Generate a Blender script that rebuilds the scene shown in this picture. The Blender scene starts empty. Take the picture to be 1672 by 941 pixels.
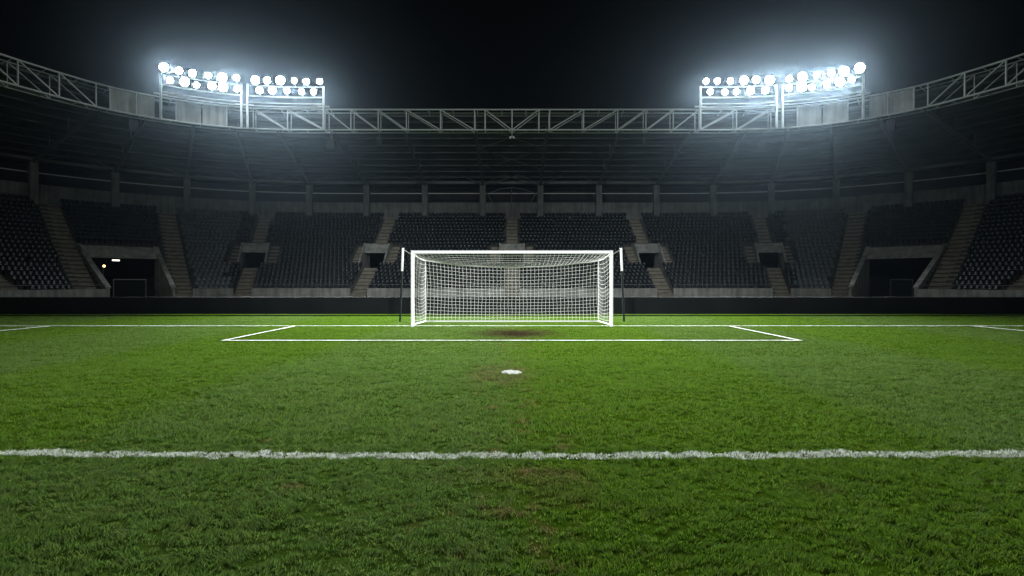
import bpy, math, random
import numpy as np
from mathutils import Vector, Matrix

random.seed(7)
rng = np.random.default_rng(11)
C = bpy.context.scene.collection
S = bpy.context.scene
R = math.radians

# ------------------------------------------------------------------ camera
EYE = 1.63
F = 970.0                      # focal length in pixels of the 1672 wide photograph
cd = bpy.data.cameras.new('camera')
cd.sensor_width = 36.0
cd.lens = 36.0 * F / 1672.0
cd.clip_start = 0.05
cd.clip_end = 600.0
cam = bpy.data.objects.new('camera', cd)
C.objects.link(cam)
cam.location = (0, 0, EYE)
cam.rotation_euler = (R(90 - 0.56), 0, 0)
S.camera = cam

# ------------------------------------------------------------------ night sky
W = bpy.data.worlds.new('World')
S.world = W
W.use_nodes = True
wn = W.node_tree
for n in list(wn.nodes):
    wn.nodes.remove(n)
sky = wn.nodes.new('ShaderNodeTexSky')
sky.sky_type = 'NISHITA'
sky.sun_disc = False
sky.sun_elevation = R(-4)
sky.sun_rotation = R(200)
bg = wn.nodes.new('ShaderNodeBackground')
bg.inputs['Strength'].default_value = 0.012
wo = wn.nodes.new('ShaderNodeOutputWorld')
wn.links.new(sky.outputs[0], bg.inputs[0])
wn.links.new(bg.outputs[0], wo.inputs[0])

S.view_settings.view_transform = 'Standard'
S.view_settings.look = 'None'
S.view_settings.gamma = 1.0
S.view_settings.exposure = 0.0
S.view_settings.use_curve_mapping = False
cy = S.cycles
cy.use_denoising = True
cy.denoiser = 'OPENIMAGEDENOISE'
cy.max_bounces = 5
cy.diffuse_bounces = 2
cy.glossy_bounces = 2
cy.transmission_bounces = 3
cy.transparent_max_bounces = 4
cy.volume_bounces = 0
cy.sample_clamp_indirect = 2.0
cy.sample_clamp_direct = 0.0
cy.use_light_tree = True
cy.caustics_reflective = False
cy.caustics_refractive = False
cy.use_adaptive_sampling = False

LENS_POWER = 150.0              # glow of each floodlight lens
BEAM_POWER = 22500.0           # narrow beam of each floodlight
FAR_POWER = 230000.0           # the floodlights of the other end, behind the camera
FILL_POWER = 54000.0          # added fill pair, lifting the roof edge and the upper stand
HAZE_DENSITY = 0.000105
HAZE_G = 0.94

# the floodlights of the opposite stand, mirrored about the half-way line, then added fill
for sx, tx, ty, tz, cone, power in ((-24, 3, 34, 0, 16, FAR_POWER), (24, -3, 34, 0, 16, FAR_POWER),
                                    (-24, 6, 56, 15.0, 42, FILL_POWER), (24, -6, 56, 15.0, 42, FILL_POWER)):
    ld = bpy.data.lights.new('floodlight_and_fill_beam', 'SPOT')
    ld.energy = power
    ld.color = (0.95, 0.98, 1.0)
    ld.spot_size = R(cone)
    ld.spot_blend = 1.0
    ld.shadow_soft_size = 2.0
    lo = bpy.data.objects.new('floodlight_and_fill_beam', ld)
    C.objects.link(lo)
    lo.location = (sx, -72, 20.5)
    d = Vector((tx, ty, tz)) - lo.location
    lo.rotation_euler = d.to_track_quat('-Z', 'Y').to_euler()

# ------------------------------------------------------------------ helpers
def tag(o, label=None, cat=None, group=None, kind=None):
    if label: o['label'] = label
    if cat: o['category'] = cat
    if group: o['group'] = group
    if kind: o['kind'] = kind
    return o

def empty(name, loc=(0, 0, 0)):
    o = bpy.data.objects.new(name, None)
    o.location = loc
    o.empty_display_size = 0.3
    C.objects.link(o)
    return o

class MB:
    def __init__(self):
        self.v, self.f = [], []
    def add(self, vs, fs):
        n = len(self.v)
        self.v.extend([tuple(p) for p in vs])
        self.f.extend([tuple(i + n for i in f) for f in fs])
        return self
    def hexa(self, b, t):
        """b, t: four corners each, counter-clockwise from above"""
        self.add(list(b) + list(t), [(3, 2, 1, 0), (4, 5, 6, 7), (0, 1, 5, 4), (1, 2, 6, 5), (2, 3, 7, 6), (3, 0, 4, 7)])
        return self
    def box(self, x0, x1, y0, y1, z0, z1):
        return self.hexa([(x0, y0, z0), (x1, y0, z0), (x1, y1, z0), (x0, y1, z0)],
                         [(x0, y0, z1), (x1, y0, z1), (x1, y1, z1), (x0, y1, z1)])
    def bar(self, p0, p1, r, n=6, r1=None):
        p0, p1 = Vector(p0), Vector(p1)
        d = (p1 - p0)
        if d.length < 1e-6: return self
        d.normalize()
        a = d.orthogonal().normalized(); b = d.cross(a)
        r1 = r if r1 is None else r1
        vs = []
        for p, q in ((p0, r), (p1, r1)):
            for k in range(n):
                t = 2 * math.pi * (k + .5) / n
                vs.append(p + q * (math.cos(t) * a + math.sin(t) * b))
        fs = [(k, (k + 1) % n, n + (k + 1) % n, n + k) for k in range(n)]
        fs += [tuple(range(n - 1, -1, -1)), tuple(range(n, 2 * n))]
        return self.add(vs, fs)
    def beam(self, p0, p1, w, h, up=(0, 0, 1)):
        """rectangular section bar: w across, h along up"""
        p0, p1 = Vector(p0), Vector(p1)
        d = (p1 - p0).normalized()
        u = Vector(up); s = d.cross(u)
        if s.length < 1e-4: s = d.orthogonal()
        s.normalize(); u = s.cross(d).normalized()
        c = []
        for p in (p0, p1):
            for a, b in ((-1, -1), (1, -1), (1, 1), (-1, 1)):
                c.append(p + s * (a * w / 2) + u * (b * h / 2))
        return self.add(c, [(0, 3, 2, 1), (4, 5, 6, 7), (0, 1, 5, 4), (1, 2, 6, 5), (2, 3, 7, 6), (3, 0, 4, 7)])
    def tube(self, pts, r, n=3):
        pts = [Vector(p) for p in pts]
        vs = []
        for i, p in enumerate(pts):
            d = (pts[min(i + 1, len(pts) - 1)] - pts[max(i - 1, 0)]).normalized()
            a = d.cross(Vector((0.13, 0.31, 0.94)))
            if a.length < .05: a = d.cross(Vector((1, 0, 0)))
            a.normalize(); b = d.cross(a)
            for k in range(n):
                t = 2 * math.pi * k / n
                vs.append(p + r * (math.cos(t) * a + math.sin(t) * b))
        fs = []
        for i in range(len(pts) - 1):
            for k in range(n):
                fs.append((i * n + k, i * n + (k + 1) % n, (i + 1) * n + (k + 1) % n, (i + 1) * n + k))
        fs += [tuple(range(n - 1, -1, -1)), tuple(range((len(pts) - 1) * n, len(pts) * n))]
        return self.add(vs, fs)
    def build(self, name, mat=None, parent=None, origin=(0, 0, 0), smooth=False):
        me = bpy.data.meshes.new(name)
        o = Vector(origin)
        me.from_pydata([tuple(Vector(p) - o) for p in self.v], [], self.f)
        if smooth:
            me.polygons.foreach_set('use_smooth', [True] * len(me.polygons))
        me.update()
        ob = bpy.data.objects.new(name, me)
        C.objects.link(ob)
        if mat: me.materials.append(mat)
        if parent:
            ob.parent = parent
        else:
            ob.location = o
        return ob

# ------------------------------------------------------------------ materials
def mat_new(name):
    m = bpy.data.materials.new(name)
    m.use_nodes = True
    nt = m.node_tree
    return m, nt, nt.nodes['Principled BSDF']

def surface(name, col, rough=.7, metal=0, var=.25, scale=2.0, bump=0.0, bscale=20, stretch=(1, 1, 1), streak=0.0, spec=.5):
    """procedural paint / concrete / metal: two octaves of tone variation, optional run-off streaks and bump"""
    m, nt, b = mat_new(name)
    L = nt.links.new
    tc = nt.nodes.new('ShaderNodeTexCoord')
    mp = nt.nodes.new('ShaderNodeMapping'); mp.inputs['Scale'].default_value = stretch
    L(tc.outputs['Object'], mp.inputs[0])
    nz = nt.nodes.new('ShaderNodeTexNoise'); nz.inputs['Scale'].default_value = scale; nz.inputs['Detail'].default_value = 6
    L(mp.outputs[0], nz.inputs[0])
    cr = nt.nodes.new('ShaderNodeValToRGB')
    cr.color_ramp.elements[0].position = .3; cr.color_ramp.elements[1].position = .72
    cr.color_ramp.elements[0].color = tuple(c * (1 - var) for c in col) + (1,)
    cr.color_ramp.elements[1].color = tuple(min(1, c * (1 + var * .7)) for c in col) + (1,)
    L(nz.outputs[0], cr.inputs[0])
    out = cr.outputs[0]
    if streak > 0:
        m2 = nt.nodes.new('ShaderNodeMapping'); m2.inputs['Scale'].default_value = (3.2, 3.2, .22)
        L(tc.outputs['Object'], m2.inputs[0])
        n2 = nt.nodes.new('ShaderNodeTexNoise'); n2.inputs['Scale'].default_value = 1.0; n2.inputs['Detail'].default_value = 5
        L(m2.outputs[0], n2.inputs[0])
        c2 = nt.nodes.new('ShaderNodeValToRGB')
        c2.color_ramp.elements[0].position = .35; c2.color_ramp.elements[1].position = .6
        c2.color_ramp.elements[0].color = (1 - streak,) * 3 + (1,)
        c2.color_ramp.elements[1].color = (1, 1, 1, 1)
        L(n2.outputs[0], c2.inputs[0])
        mx = nt.nodes.new('ShaderNodeMix'); mx.data_type = 'RGBA'; mx.blend_type = 'MULTIPLY'; mx.inputs[0].default_value = 1
        L(out, mx.inputs[6]); L(c2.outputs[0], mx.inputs[7])
        out = mx.outputs[2]
    L(out, b.inputs['Base Color'])
    b.inputs['Roughness'].default_value = rough
    b.inputs['Metallic'].default_value = metal
    b.inputs['Specular IOR Level'].default_value = spec
    if bump > 0:
        n3 = nt.nodes.new('ShaderNodeTexNoise'); n3.inputs['Scale'].default_value = bscale; n3.inputs['Detail'].default_value = 5
        L(tc.outputs['Object'], n3.inputs[0])
        bp = nt.nodes.new('ShaderNodeBump'); bp.inputs['Strength'].default_value = bump; bp.inputs['Distance'].default_value = .02
        L(n3.outputs[0], bp.inputs['Height']); L(bp.outputs[0], b.inputs['Normal'])
    return m

M = {}
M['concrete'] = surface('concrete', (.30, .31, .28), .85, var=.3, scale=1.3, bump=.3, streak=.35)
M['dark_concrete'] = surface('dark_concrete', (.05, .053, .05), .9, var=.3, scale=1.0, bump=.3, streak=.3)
M['step_concrete'] = surface('step_concrete', (.19, .175, .135), .9, var=.35, scale=1.7, bump=.3)
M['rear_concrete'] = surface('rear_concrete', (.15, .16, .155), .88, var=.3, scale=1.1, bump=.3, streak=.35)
M['steel'] = surface('steel', (.50, .53, .53), .5, metal=.0, var=.15, scale=1.5)
M['dark_steel'] = surface('dark_steel', (.10, .105, .105), .55, var=.25, scale=1.0)
M['roof_sheet'] = surface('roof_sheet', (.05, .053, .053), .6, var=.35, scale=.6)
M['cladding'] = surface('cladding', (.38, .39, .37), .6, var=.25, scale=1.2, streak=.35)
M['board'] = surface('board', (.0075, .0098, .0098), .8, var=.3, scale=.8, spec=.12)
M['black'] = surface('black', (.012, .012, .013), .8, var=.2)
M['seat'] = surface('seat', (.0105, .0155, .0185), .27, var=.2, scale=3, spec=.25)
M['haze_toned_seat'] = surface('haze_toned_seat', (.070, .086, .090), .4, var=.25, scale=3, spec=.3)  # same dark seats, haze veil and sheen painted in as a lighter tone
M['white_paint'] = surface('white_paint', (.80, .81, .79), .4, var=.06, scale=3)
M['green_paint'] = surface('green_paint', (.005, .011, .011), .6, var=.2, scale=3, spec=.12)
M['net'] = surface('net_cord', (.56, .57, .52), .8, var=.08, scale=4)
M['lamp_case'] = surface('lamp_case', (.35, .36, .36), .45, var=.15)

def emitter(name, col, strength):
    m, nt, b = mat_new(name)
    nt.nodes.remove(b)
    e = nt.nodes.new('ShaderNodeEmission')
    e.inputs[0].default_value = col + (1,); e.inputs[1].default_value = strength
    nt.links.new(e.outputs[0], nt.nodes['Material Output'].inputs[0])
    return m
M['lens'] = emitter('lens_glow', (.90, .96, 1.0), LENS_POWER)
M['lens'].cycles.emission_sampling = 'FRONT'

def grass_nodes(nt, blades):
    """turf colour from real ground position: mowing stripes, worn and muddy spots, fine variation"""
    L = nt.links.new
    def math_(op, a, b=None, c=None):
        n = nt.nodes.new('ShaderNodeMath'); n.operation = op
        for k, v in enumerate((a, b, c)):
            if v is None: continue
            if isinstance(v, (int, float)): n.inputs[k].default_value = v
            else: L(v, n.inputs[k])
        return n.outputs[0]
    def sstep(v, lo, hi):
        n = nt.nodes.new('ShaderNodeMapRange'); n.interpolation_type = 'SMOOTHSTEP'
        n.inputs[1].default_value = lo; n.inputs[2].default_value = hi
        L(v, n.inputs[0]); return n.outputs[0]
    def noise(scale, detail=4, rough=.55, off=0.0, st=(1, 1, 0)):
        mp = nt.nodes.new('ShaderNodeMapping'); mp.inputs['Scale'].default_value = st; mp.inputs['Location'].default_value = (off, off * .7, 0)
        L(tc.outputs['Object'], mp.inputs[0])
        n = nt.nodes.new('ShaderNodeTexNoise'); n.inputs['Scale'].default_value = scale; n.inputs['Detail'].default_value = detail; n.inputs['Roughness'].default_value = rough
        L(mp.outputs[0], n.inputs[0]); return n.outputs[0]
    def mix(f, a, b):
        n = nt.nodes.new('ShaderNodeMix'); n.data_type = 'RGBA'
        if isinstance(f, (int, float)): n.inputs[0].default_value = f
        else: L(f, n.inputs[0])
        for k, v in ((6, a), (7, b)):
            if isinstance(v, tuple): n.inputs[k].default_value = v + (1,)
            else: L(v, n.inputs[k])
        return n.outputs[2]
    tc = nt.nodes.new('ShaderNodeTexCoord')
    sp = nt.nodes.new('ShaderNodeSeparateXYZ'); L(tc.outputs['Object'], sp.inputs[0])
    x, y = sp.outputs[0], sp.outputs[1]
    big = noise(.35, 3)
    # stripes 4.55 m wide running towards the goal, edges a little wavy
    xx = math_('ADD', x, math_('MULTIPLY', math_('SUBTRACT', big, .5), .9))
    sv = math_('SINE', math_('MULTIPLY', xx, math.pi / 4.55))
    stripe = sstep(math_('ADD', sv, math_('MULTIPLY', math_('SUBTRACT', noise(2.2, 5, .65, 21.0), .5), .7)), -.35, .35)
    sage = (.062, .108, .021)
    vivid = (.055, .107, .008)
    base = mix(stripe, sage, vivid)
    mid = noise(1.6, 5, .65, 3.1)
    fine = noise(9.0, 4, .6, 7.7)
    base = mix(math_('MULTIPLY', sstep(mid, .38, .68), .45), base, (.040, .092, .008))
    base = mix(math_('MULTIPLY', sstep(fine, .45, .75), .40), base, (.110, .140, .026))
    # dry and worn turf: the middle lane, spots, the goal mouth
    lane = math_('SUBTRACT', 1.0, sstep(math_('ABSOLUTE', math_('ADD', x, -.05)), .1, 1.5))
    w1 = noise(2.6, 5, .7, 12.3)
    dry = math_('MULTIPLY', sstep(math_('ADD', w1, math_('MULTIPLY', lane, .10)), .60, .78), .75)
    base = mix(dry, base, (.115, .085, .034))
    def spot(cx, cy_, rx, ry, amt, n, lo=.35, hi=1.0):
        a = math_('DIVIDE', math_('SUBTRACT', x, cx), rx)
        b = math_('DIVIDE', math_('SUBTRACT', y, cy_), ry)
        r = math_('SQRT', math_('ADD', math_('MULTIPLY', a, a), math_('MULTIPLY', b, b)))
        r = math_('ADD', r, math_('MULTIPLY', math_('SUBTRACT', n, .5), 1.5))
        return math_('MULTIPLY', math_('SUBTRACT', 1.0, sstep(r, lo, hi)), amt)
    wn_ = noise(1.9, 6, .7, 5.0)
    wn3 = math_('ADD', math_('MULTIPLY', noise(1.1, 6, .75, 31.0), 1.0), math_('MULTIPLY', math_('SUBTRACT', noise(4.0, 5, .75, 37.0), .5), .9))
    base = mix(spot(0.1, 19.2, 1.7, 2.0, .85, wn3, .2, 1.2), base, (.050, .037, .021))
    base = mix(spot(0.1, 19.0, 1.0, 1.2, .8, wn3, .2, 1.1), base, (.030, .021, .013))
    wn2 = noise(4.5, 6, .7, 8.0)
    base = mix(spot(0.15, 5.0, .7, .35, .26, wn2), base, (.10, .072, .030))
    base = mix(spot(0.35, 4.6, .5, .35, .22, wn2), base, (.07, .048, .022))
    base = mix(spot(-1.75, 4.75, .16, .1, .5, wn2), base, (.11, .075, .035))
    base = mix(spot(-.2, 10.6, .8, 1.5, .5, wn2), base, (.085, .075, .030))
    base = mix(spot(2.5, 4.7, .22, .16, .3, wn2), base, (.075, .05, .025))
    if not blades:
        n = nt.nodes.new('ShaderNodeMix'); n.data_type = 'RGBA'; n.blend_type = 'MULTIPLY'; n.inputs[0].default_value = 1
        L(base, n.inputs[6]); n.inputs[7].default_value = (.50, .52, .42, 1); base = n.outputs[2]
    return base

def turf_material(name, blades):
    m, nt, b = mat_new(name)
    L = nt.links.new
    col = grass_nodes(nt, blades)
    if blades:
        nt.nodes.remove(b)
        g = nt.nodes.new('ShaderNodeNewGeometry')
        hs = nt.nodes.new('ShaderNodeHueSaturation')
        rr = nt.nodes.new('ShaderNodeMapRange'); rr.inputs[3].default_value = .55; rr.inputs[4].default_value = 1.55
        L(g.outputs['Random Per Island'], rr.inputs[0]); L(rr.outputs[0], hs.inputs['Value']); L(col, hs.inputs['Color'])
        d = nt.nodes.new('ShaderNodeBsdfDiffuse'); t = nt.nodes.new('ShaderNodeBsdfTranslucent')
        mx = nt.nodes.new('ShaderNodeMixShader'); mx.inputs[0].default_value = .45
        L(hs.outputs[0], d.inputs[0]); L(hs.outputs[0], t.inputs[0])
        gl = nt.nodes.new('ShaderNodeBsdfGlossy'); gl.inputs['Roughness'].default_value = .5; gl.inputs[0].default_value = (.8, .85, .75, 1)
        L(d.outputs[0], mx.inputs[1]); L(t.outputs[0], mx.inputs[2])
        m2 = nt.nodes.new('ShaderNodeMixShader'); m2.inputs[0].default_value = .008
        L(mx.outputs[0], m2.inputs[1]); L(gl.outputs[0], m2.inputs[2])
        L(m2.outputs[0], nt.nodes['Material Output'].inputs[0])
    else:
        L(col, b.inputs['Base Color'])
        b.inputs['Roughness'].default_value = .95
        b.inputs['Specular IOR Level'].default_value = 0
        tc = nt.nodes.new('ShaderNodeTexCoord')
        n1 = nt.nodes.new('ShaderNodeTexNoise'); n1.inputs['Scale'].default_value = 14; n1.inputs['Detail'].default_value = 8; n1.inputs['Roughness'].default_value = .7
        L(tc.outputs['Object'], n1.inputs[0])
        bp = nt.nodes.new('ShaderNodeBump'); bp.inputs['Strength'].default_value = .9; bp.inputs['Distance'].default_value = .05
        L(n1.outputs[0], bp.inputs['Height']); L(bp.outputs[0], b.inputs['Normal'])
    return m
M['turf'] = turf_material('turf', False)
M['blades'] = turf_material('grass_blades', True)
def chalk_material(name, blades):
    m, nt, b = mat_new(name)
    L = nt.links.new
    tc = nt.nodes.new('ShaderNodeTexCoord')
    n = nt.nodes.new('ShaderNodeTexNoise'); n.inputs['Scale'].default_value = 22; n.inputs['Detail'].default_value = 5; n.inputs['Roughness'].default_value = .7
    L(tc.outputs['Object'], n.inputs[0])
    cr = nt.nodes.new('ShaderNodeValToRGB')
    cr.color_ramp.elements[0].position = .33; cr.color_ramp.elements[1].position = .5
    cr.color_ramp.elements[0].color = (.20, .26, .15, 1)
    cr.color_ramp.elements[1].color = (.84, .86, .82, 1)
    L(n.outputs[0], cr.inputs[0])
    out = cr.outputs[0]
    if blades:
        g = nt.nodes.new('ShaderNodeNewGeometry')
        c3 = nt.nodes.new('ShaderNodeValToRGB')
        c3.color_ramp.elements[0].position = .12; c3.color_ramp.elements[1].position = .45
        c3.color_ramp.elements[0].color = (.10, .16, .05, 1); c3.color_ramp.elements[1].color = (.82, .84, .80, 1)
        L(g.outputs['Random Per Island'], c3.inputs[0])
        mx = nt.nodes.new('ShaderNodeMix'); mx.data_type = 'RGBA'; mx.blend_type = 'MULTIPLY'; mx.inputs[0].default_value = 1
        L(out, mx.inputs[6]); L(c3.outputs[0], mx.inputs[7]); out = mx.outputs[2]
    else:
        n.inputs['Scale'].default_value = 5.0
        cr.color_ramp.elements[0].position = .34; cr.color_ramp.elements[1].position = .50
        cr.color_ramp.elements[0].color = (.30, .36, .22, 1); cr.color_ramp.elements[1].color = (.70, .73, .66, 1)
    L(out, b.inputs['Base Color'])
    b.inputs['Roughness'].default_value = .95
    b.inputs['Specular IOR Level'].default_value = .1
    return m
M['chalk'] = chalk_material('chalk', False)
M['chalk_blades'] = chalk_material('chalked_blades', True)
M['chalk_spot'] = surface('chalk_spot', (.76, .78, .74), .95, var=.25, scale=30, spec=.1)

# ------------------------------------------------------------------ haze
hz = MB().box(-109, 109, -112, 109, -1, 42).build('haze')
tag(hz, kind='stuff')
hm = bpy.data.materials.new('night_haze'); hm.use_nodes = True
hn = hm.node_tree
for n in list(hn.nodes):
    if n.type == 'BSDF_PRINCIPLED': hn.nodes.remove(n)
pv = hn.nodes.new('ShaderNodeVolumePrincipled')
pv.inputs['Color'].default_value = (.60, .82, 1.0, 1)
pv.inputs['Density'].default_value = HAZE_DENSITY
pv.inputs['Anisotropy'].default_value = HAZE_G
hn.links.new(pv.outputs[0], hn.nodes['Material Output'].inputs['Volume'])
hz.data.materials.append(hm)

# ------------------------------------------------------------------ value noise for the turf
_perm = rng.permutation(4096).astype(np.int64)
_val = rng.random(4096)
def vnoise(x, y, sc, seed=0):
    x = x / sc + 1000.0 + seed * 17.3; y = y / sc + 1000.0 + seed * 31.7
    xi = np.floor(x).astype(np.int64); yi = np.floor(y).astype(np.int64)
    fx = x - xi; fy = y - yi
    fx = fx * fx * (3 - 2 * fx); fy = fy * fy * (3 - 2 * fy)
    def h(a, b): return _val[(_perm[(a + seed * 101) & 4095] + b * 57) & 4095]
    return (h(xi, yi) * (1 - fx) + h(xi + 1, yi) * fx) * (1 - fy) + (h(xi, yi + 1) * (1 - fx) + h(xi + 1, yi + 1) * fx) * fy

def ground_z(x, y):
    a = vnoise(x, y, .55, 1) - .5
    b = vnoise(x, y, .16, 2) - .5
    c = vnoise(x, y, 2.2, 3) - .5
    f = np.clip((15 - y) / 6, 0, 1); f = .12 + .88 * f * f * (3 - 2 * f)
    return f * (.018 * a + .020 * b + .015 * c) - .018

# ------------------------------------------------------------------ ground sheet
def np_mesh(name, verts, faces_flat, loop_tot, mat, smooth=True):
    me = bpy.data.meshes.new(name)
    nv = len(verts); nl = len(faces_flat); nf = len(loop_tot)
    me.vertices.add(nv); me.loops.add(nl); me.polygons.add(nf)
    me.vertices.foreach_set('co', np.ascontiguousarray(verts, dtype=np.float32).ravel())
    me.loops.foreach_set('vertex_index', np.ascontiguousarray(faces_flat, dtype=np.int32))
    st = np.concatenate(([0], np.cumsum(loop_tot)[:-1])).astype(np.int32)
    me.polygons.foreach_set('loop_start', st)
    me.polygons.foreach_set('use_smooth', np.full(nf, smooth))
    me.update(calc_edges=True)
    me.materials.append(mat)
    o = bpy.data.objects.new(name, me)
    C.objects.link(o)
    return o

# uneven grid: fine under the near turf, coarse far out, one sheet
xs = np.unique(np.concatenate([np.linspace(-200, -12, 60), np.linspace(-12, 12, 340), np.linspace(12, 200, 60)]))
ys = np.unique(np.concatenate([np.linspace(-200, 0, 30), np.linspace(0, 13, 200), np.linspace(13, 31, 90), np.linspace(31, 200, 40)]))
gx, gy = np.meshgrid(xs, ys)
fade = np.clip((34 - gy) / 6, 0, 1) * np.clip((45 - np.abs(gx)) / 10, 0, 1) * np.clip((gy + 8) / 6, 0, 1)
gz = ground_z(gx, gy) * fade
nx, ny = len(xs), len(ys)
idx = np.arange(nx * ny).reshape(ny, nx)
q = np.stack([idx[:-1, :-1], idx[:-1, 1:], idx[1:, 1:], idx[1:, :-1]], -1).reshape(-1, 4)
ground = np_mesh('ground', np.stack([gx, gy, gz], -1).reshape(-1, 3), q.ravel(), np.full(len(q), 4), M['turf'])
tag(ground, kind='structure')

# ------------------------------------------------------------------ pitch markings
BOX_Y = 5.57
def box_line_y(x): return BOX_Y + .11 * (x / 4.9) ** 2 * np.exp(-np.abs(x) / 25) + .018 * (vnoise(x, x * 0, .7, 21) - .5)
LW = .30
def in_spot(x, y):
    return ((x - .0) / .18) ** 2 + ((y - 10.83) / .29) ** 2 < 1 + .5 * (vnoise(x, y, .07, 31) - .5)
def in_box_line(x, y):
    e = .135 + .05 * (vnoise(x, y, .10, 22) - .5) + .035 * (vnoise(x, y, .035, 23) - .5)
    return (np.abs(y - box_line_y(x)) < e * .66) & (np.abs(x) < 17.1)

def ribbon(name, p0, p1, w, step=.25):
    p0 = np.array(p0, float); p1 = np.array(p1, float)
    n = max(2, int(np.linalg.norm(p1 - p0) / step))
    t = np.linspace(0, 1, n + 1)[:, None]
    c = p0 + (p1 - p0) * t
    d = (p1 - p0) / np.linalg.norm(p1 - p0)
    nn = np.array([-d[1], d[0]])
    m = 3
    vs = []
    for k in range(m):
        off = (k / (m - 1) - .5) * w
        jit = (vnoise(c[:, 0], c[:, 1], .3, 40 + k) - .5) * w * (.35 if k != 1 else 0)
        p = c + nn * (off + jit)[:, None]
        z = ground_z(p[:, 0], p[:, 1]) + .038
        vs.append(np.column_stack([p, z]))
    V = np.stack(vs, 1).reshape(-1, 3)
    I = np.arange((n + 1) * m).reshape(n + 1, m)
    Q = np.stack([I[:-1, :-1], I[:-1, 1:], I[1:, 1:], I[1:, :-1]], -1).reshape(-1, 4)[:, ::-1]
    o = np_mesh(name, V, Q.ravel(), np.full(len(Q), 4), M['chalk'])
    tag(o, kind='structure')
    return o
GY, SY = 21.95, 16.47
ribbon('goal_line', (-34, GY), (34, GY), .09)
ribbon('goal_area_line', (-8.05, SY), (8.05, SY), .10)
for s in (-1, 1):
    ribbon('goal_area_line', (s * 8.0, SY + .13), (s * 8.0, GY - .12), .085)
    ribbon('penalty_area_line', (s * 17.0, BOX_Y + .6), (s * 17.0, GY - .12), .10)

# ------------------------------------------------------------------ grass blades
def blades(name, x, y, h, w, lean, mat, zoff=0.0, segs=1):
    n = len(x)
    a = rng.random(n) * 2 * math.pi
    cx, sx_ = np.cos(a) * w / 2, np.sin(a) * w / 2
    z = ground_z(x, y) - .004 + zoff
    lx, ly = lean
    if segs == 1:
        V = np.empty((n, 3, 3), np.float32)
        V[:, 0] = np.stack([x - cx, y - sx_, z], -1)
        V[:, 1] = np.stack([x + cx, y + sx_, z], -1)
        V[:, 2] = np.stack([x + lx * h, y + ly * h, z + h], -1)
        I = np.arange(n * 3, dtype=np.int32)
        return np_mesh(name, V.reshape(-1, 3), I, np.full(n, 3), mat, False)
    V = np.empty((n, 5, 3), np.float32)
    V[:, 0] = np.stack([x - cx, y - sx_, z], -1)
    V[:, 1] = np.stack([x + cx, y + sx_, z], -1)
    V[:, 2] = np.stack([x + cx * .75 + lx * h * .35, y + sx_ * .75 + ly * h * .35, z + h * .62], -1)
    V[:, 3] = np.stack([x - cx * .75 + lx * h * .35, y - sx_ * .75 + ly * h * .35, z + h * .62], -1)
    V[:, 4] = np.stack([x + lx * h, y + ly * h, z + h], -1)
    b = (np.arange(n, dtype=np.int32) * 5)[:, None]
    I = np.concatenate([b + np.array([[0, 1, 2, 3]]), b + np.array([[3, 2, 4]])], 1).ravel()
    return np_mesh(name, V.reshape(-1, 3), I, np.tile([4, 3], n), mat, False)

def turf_fields(x, y):
    t = .46 * vnoise(x, y, .085, 4) + .46 * vnoise(x, y, .036, 5) + .33 * vnoise(x, y, .4, 6) - .12
    lx = (vnoise(x, y, .09, 7) - .5) * 1.9 + rng.normal(0, .42, len(x))
    ly = (vnoise(x, y, .09, 8) - .5) * 1.9 + rng.normal(0, .42, len(x))
    return t, lx, ly

def scatter(d0, d1, dens, margin=1.5):
    ymax = d1; xm = .9 * d1 + margin
    n = int((d1 - d0) * 2 * xm * dens)
    x = rng.uniform(-xm, xm, n); y = rng.uniform(d0, d1, n)
    k = np.abs(x) < .9 * y + margin
    return x[k], y[k]

def lay(d0, d1, dens, w, hmin, hmax, segs):
    x, y = scatter(d0, d1, dens)
    t, lx, ly = turf_fields(x, y)
    mud = np.exp(-(((x - .1) / 1.4) ** 2 + ((y - 19.1) / 1.5) ** 2)) * (.35 + 1.1 * vnoise(x, y, .5, 71))
    bare = .25 * np.exp(-(((x - .2) / .6) ** 2 + ((y - 4.9) / .35) ** 2))
    keep = (rng.random(len(x)) < np.clip((t - .29) * 4.6, .05, 1) * (1 - np.clip(mud + bare, 0, .85))) & ~((vnoise(x, y, .10, 61) > .84) & (vnoise(x, y * .6, .38, 62) > .52)) & ~(in_box_line(x, y) & (rng.random(len(x)) < .80)) & ~in_spot(x, y)
    x, y, t, lx, ly = (v[keep] for v in (x, y, t, lx, ly))
    h = hmin + (hmax - hmin) * np.clip(t, 0, 1) * rng.uniform(.6, 1.25, len(x))
    return x, y, h, w * rng.uniform(.7, 1.3, len(x)), (lx, ly), segs

for d0, d1, dens, w, h0, h1, sg in ((1.6, 6.0, 13500, .0054, .010, .050, 2), (6.0, 13, 4800, .0082, .010, .060, 1), (13, 29.78, 1300, .014, .012, .038, 1)):
    x, y, h, ww, ln, sg = lay(d0, d1, dens, w, h0, h1, sg)
    o = blades('grass', x, y, h, ww, ln, M['blades'], 0, sg)
    tag(o, 'short green turf grass of the football pitch', 'grass', kind='stuff')

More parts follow.
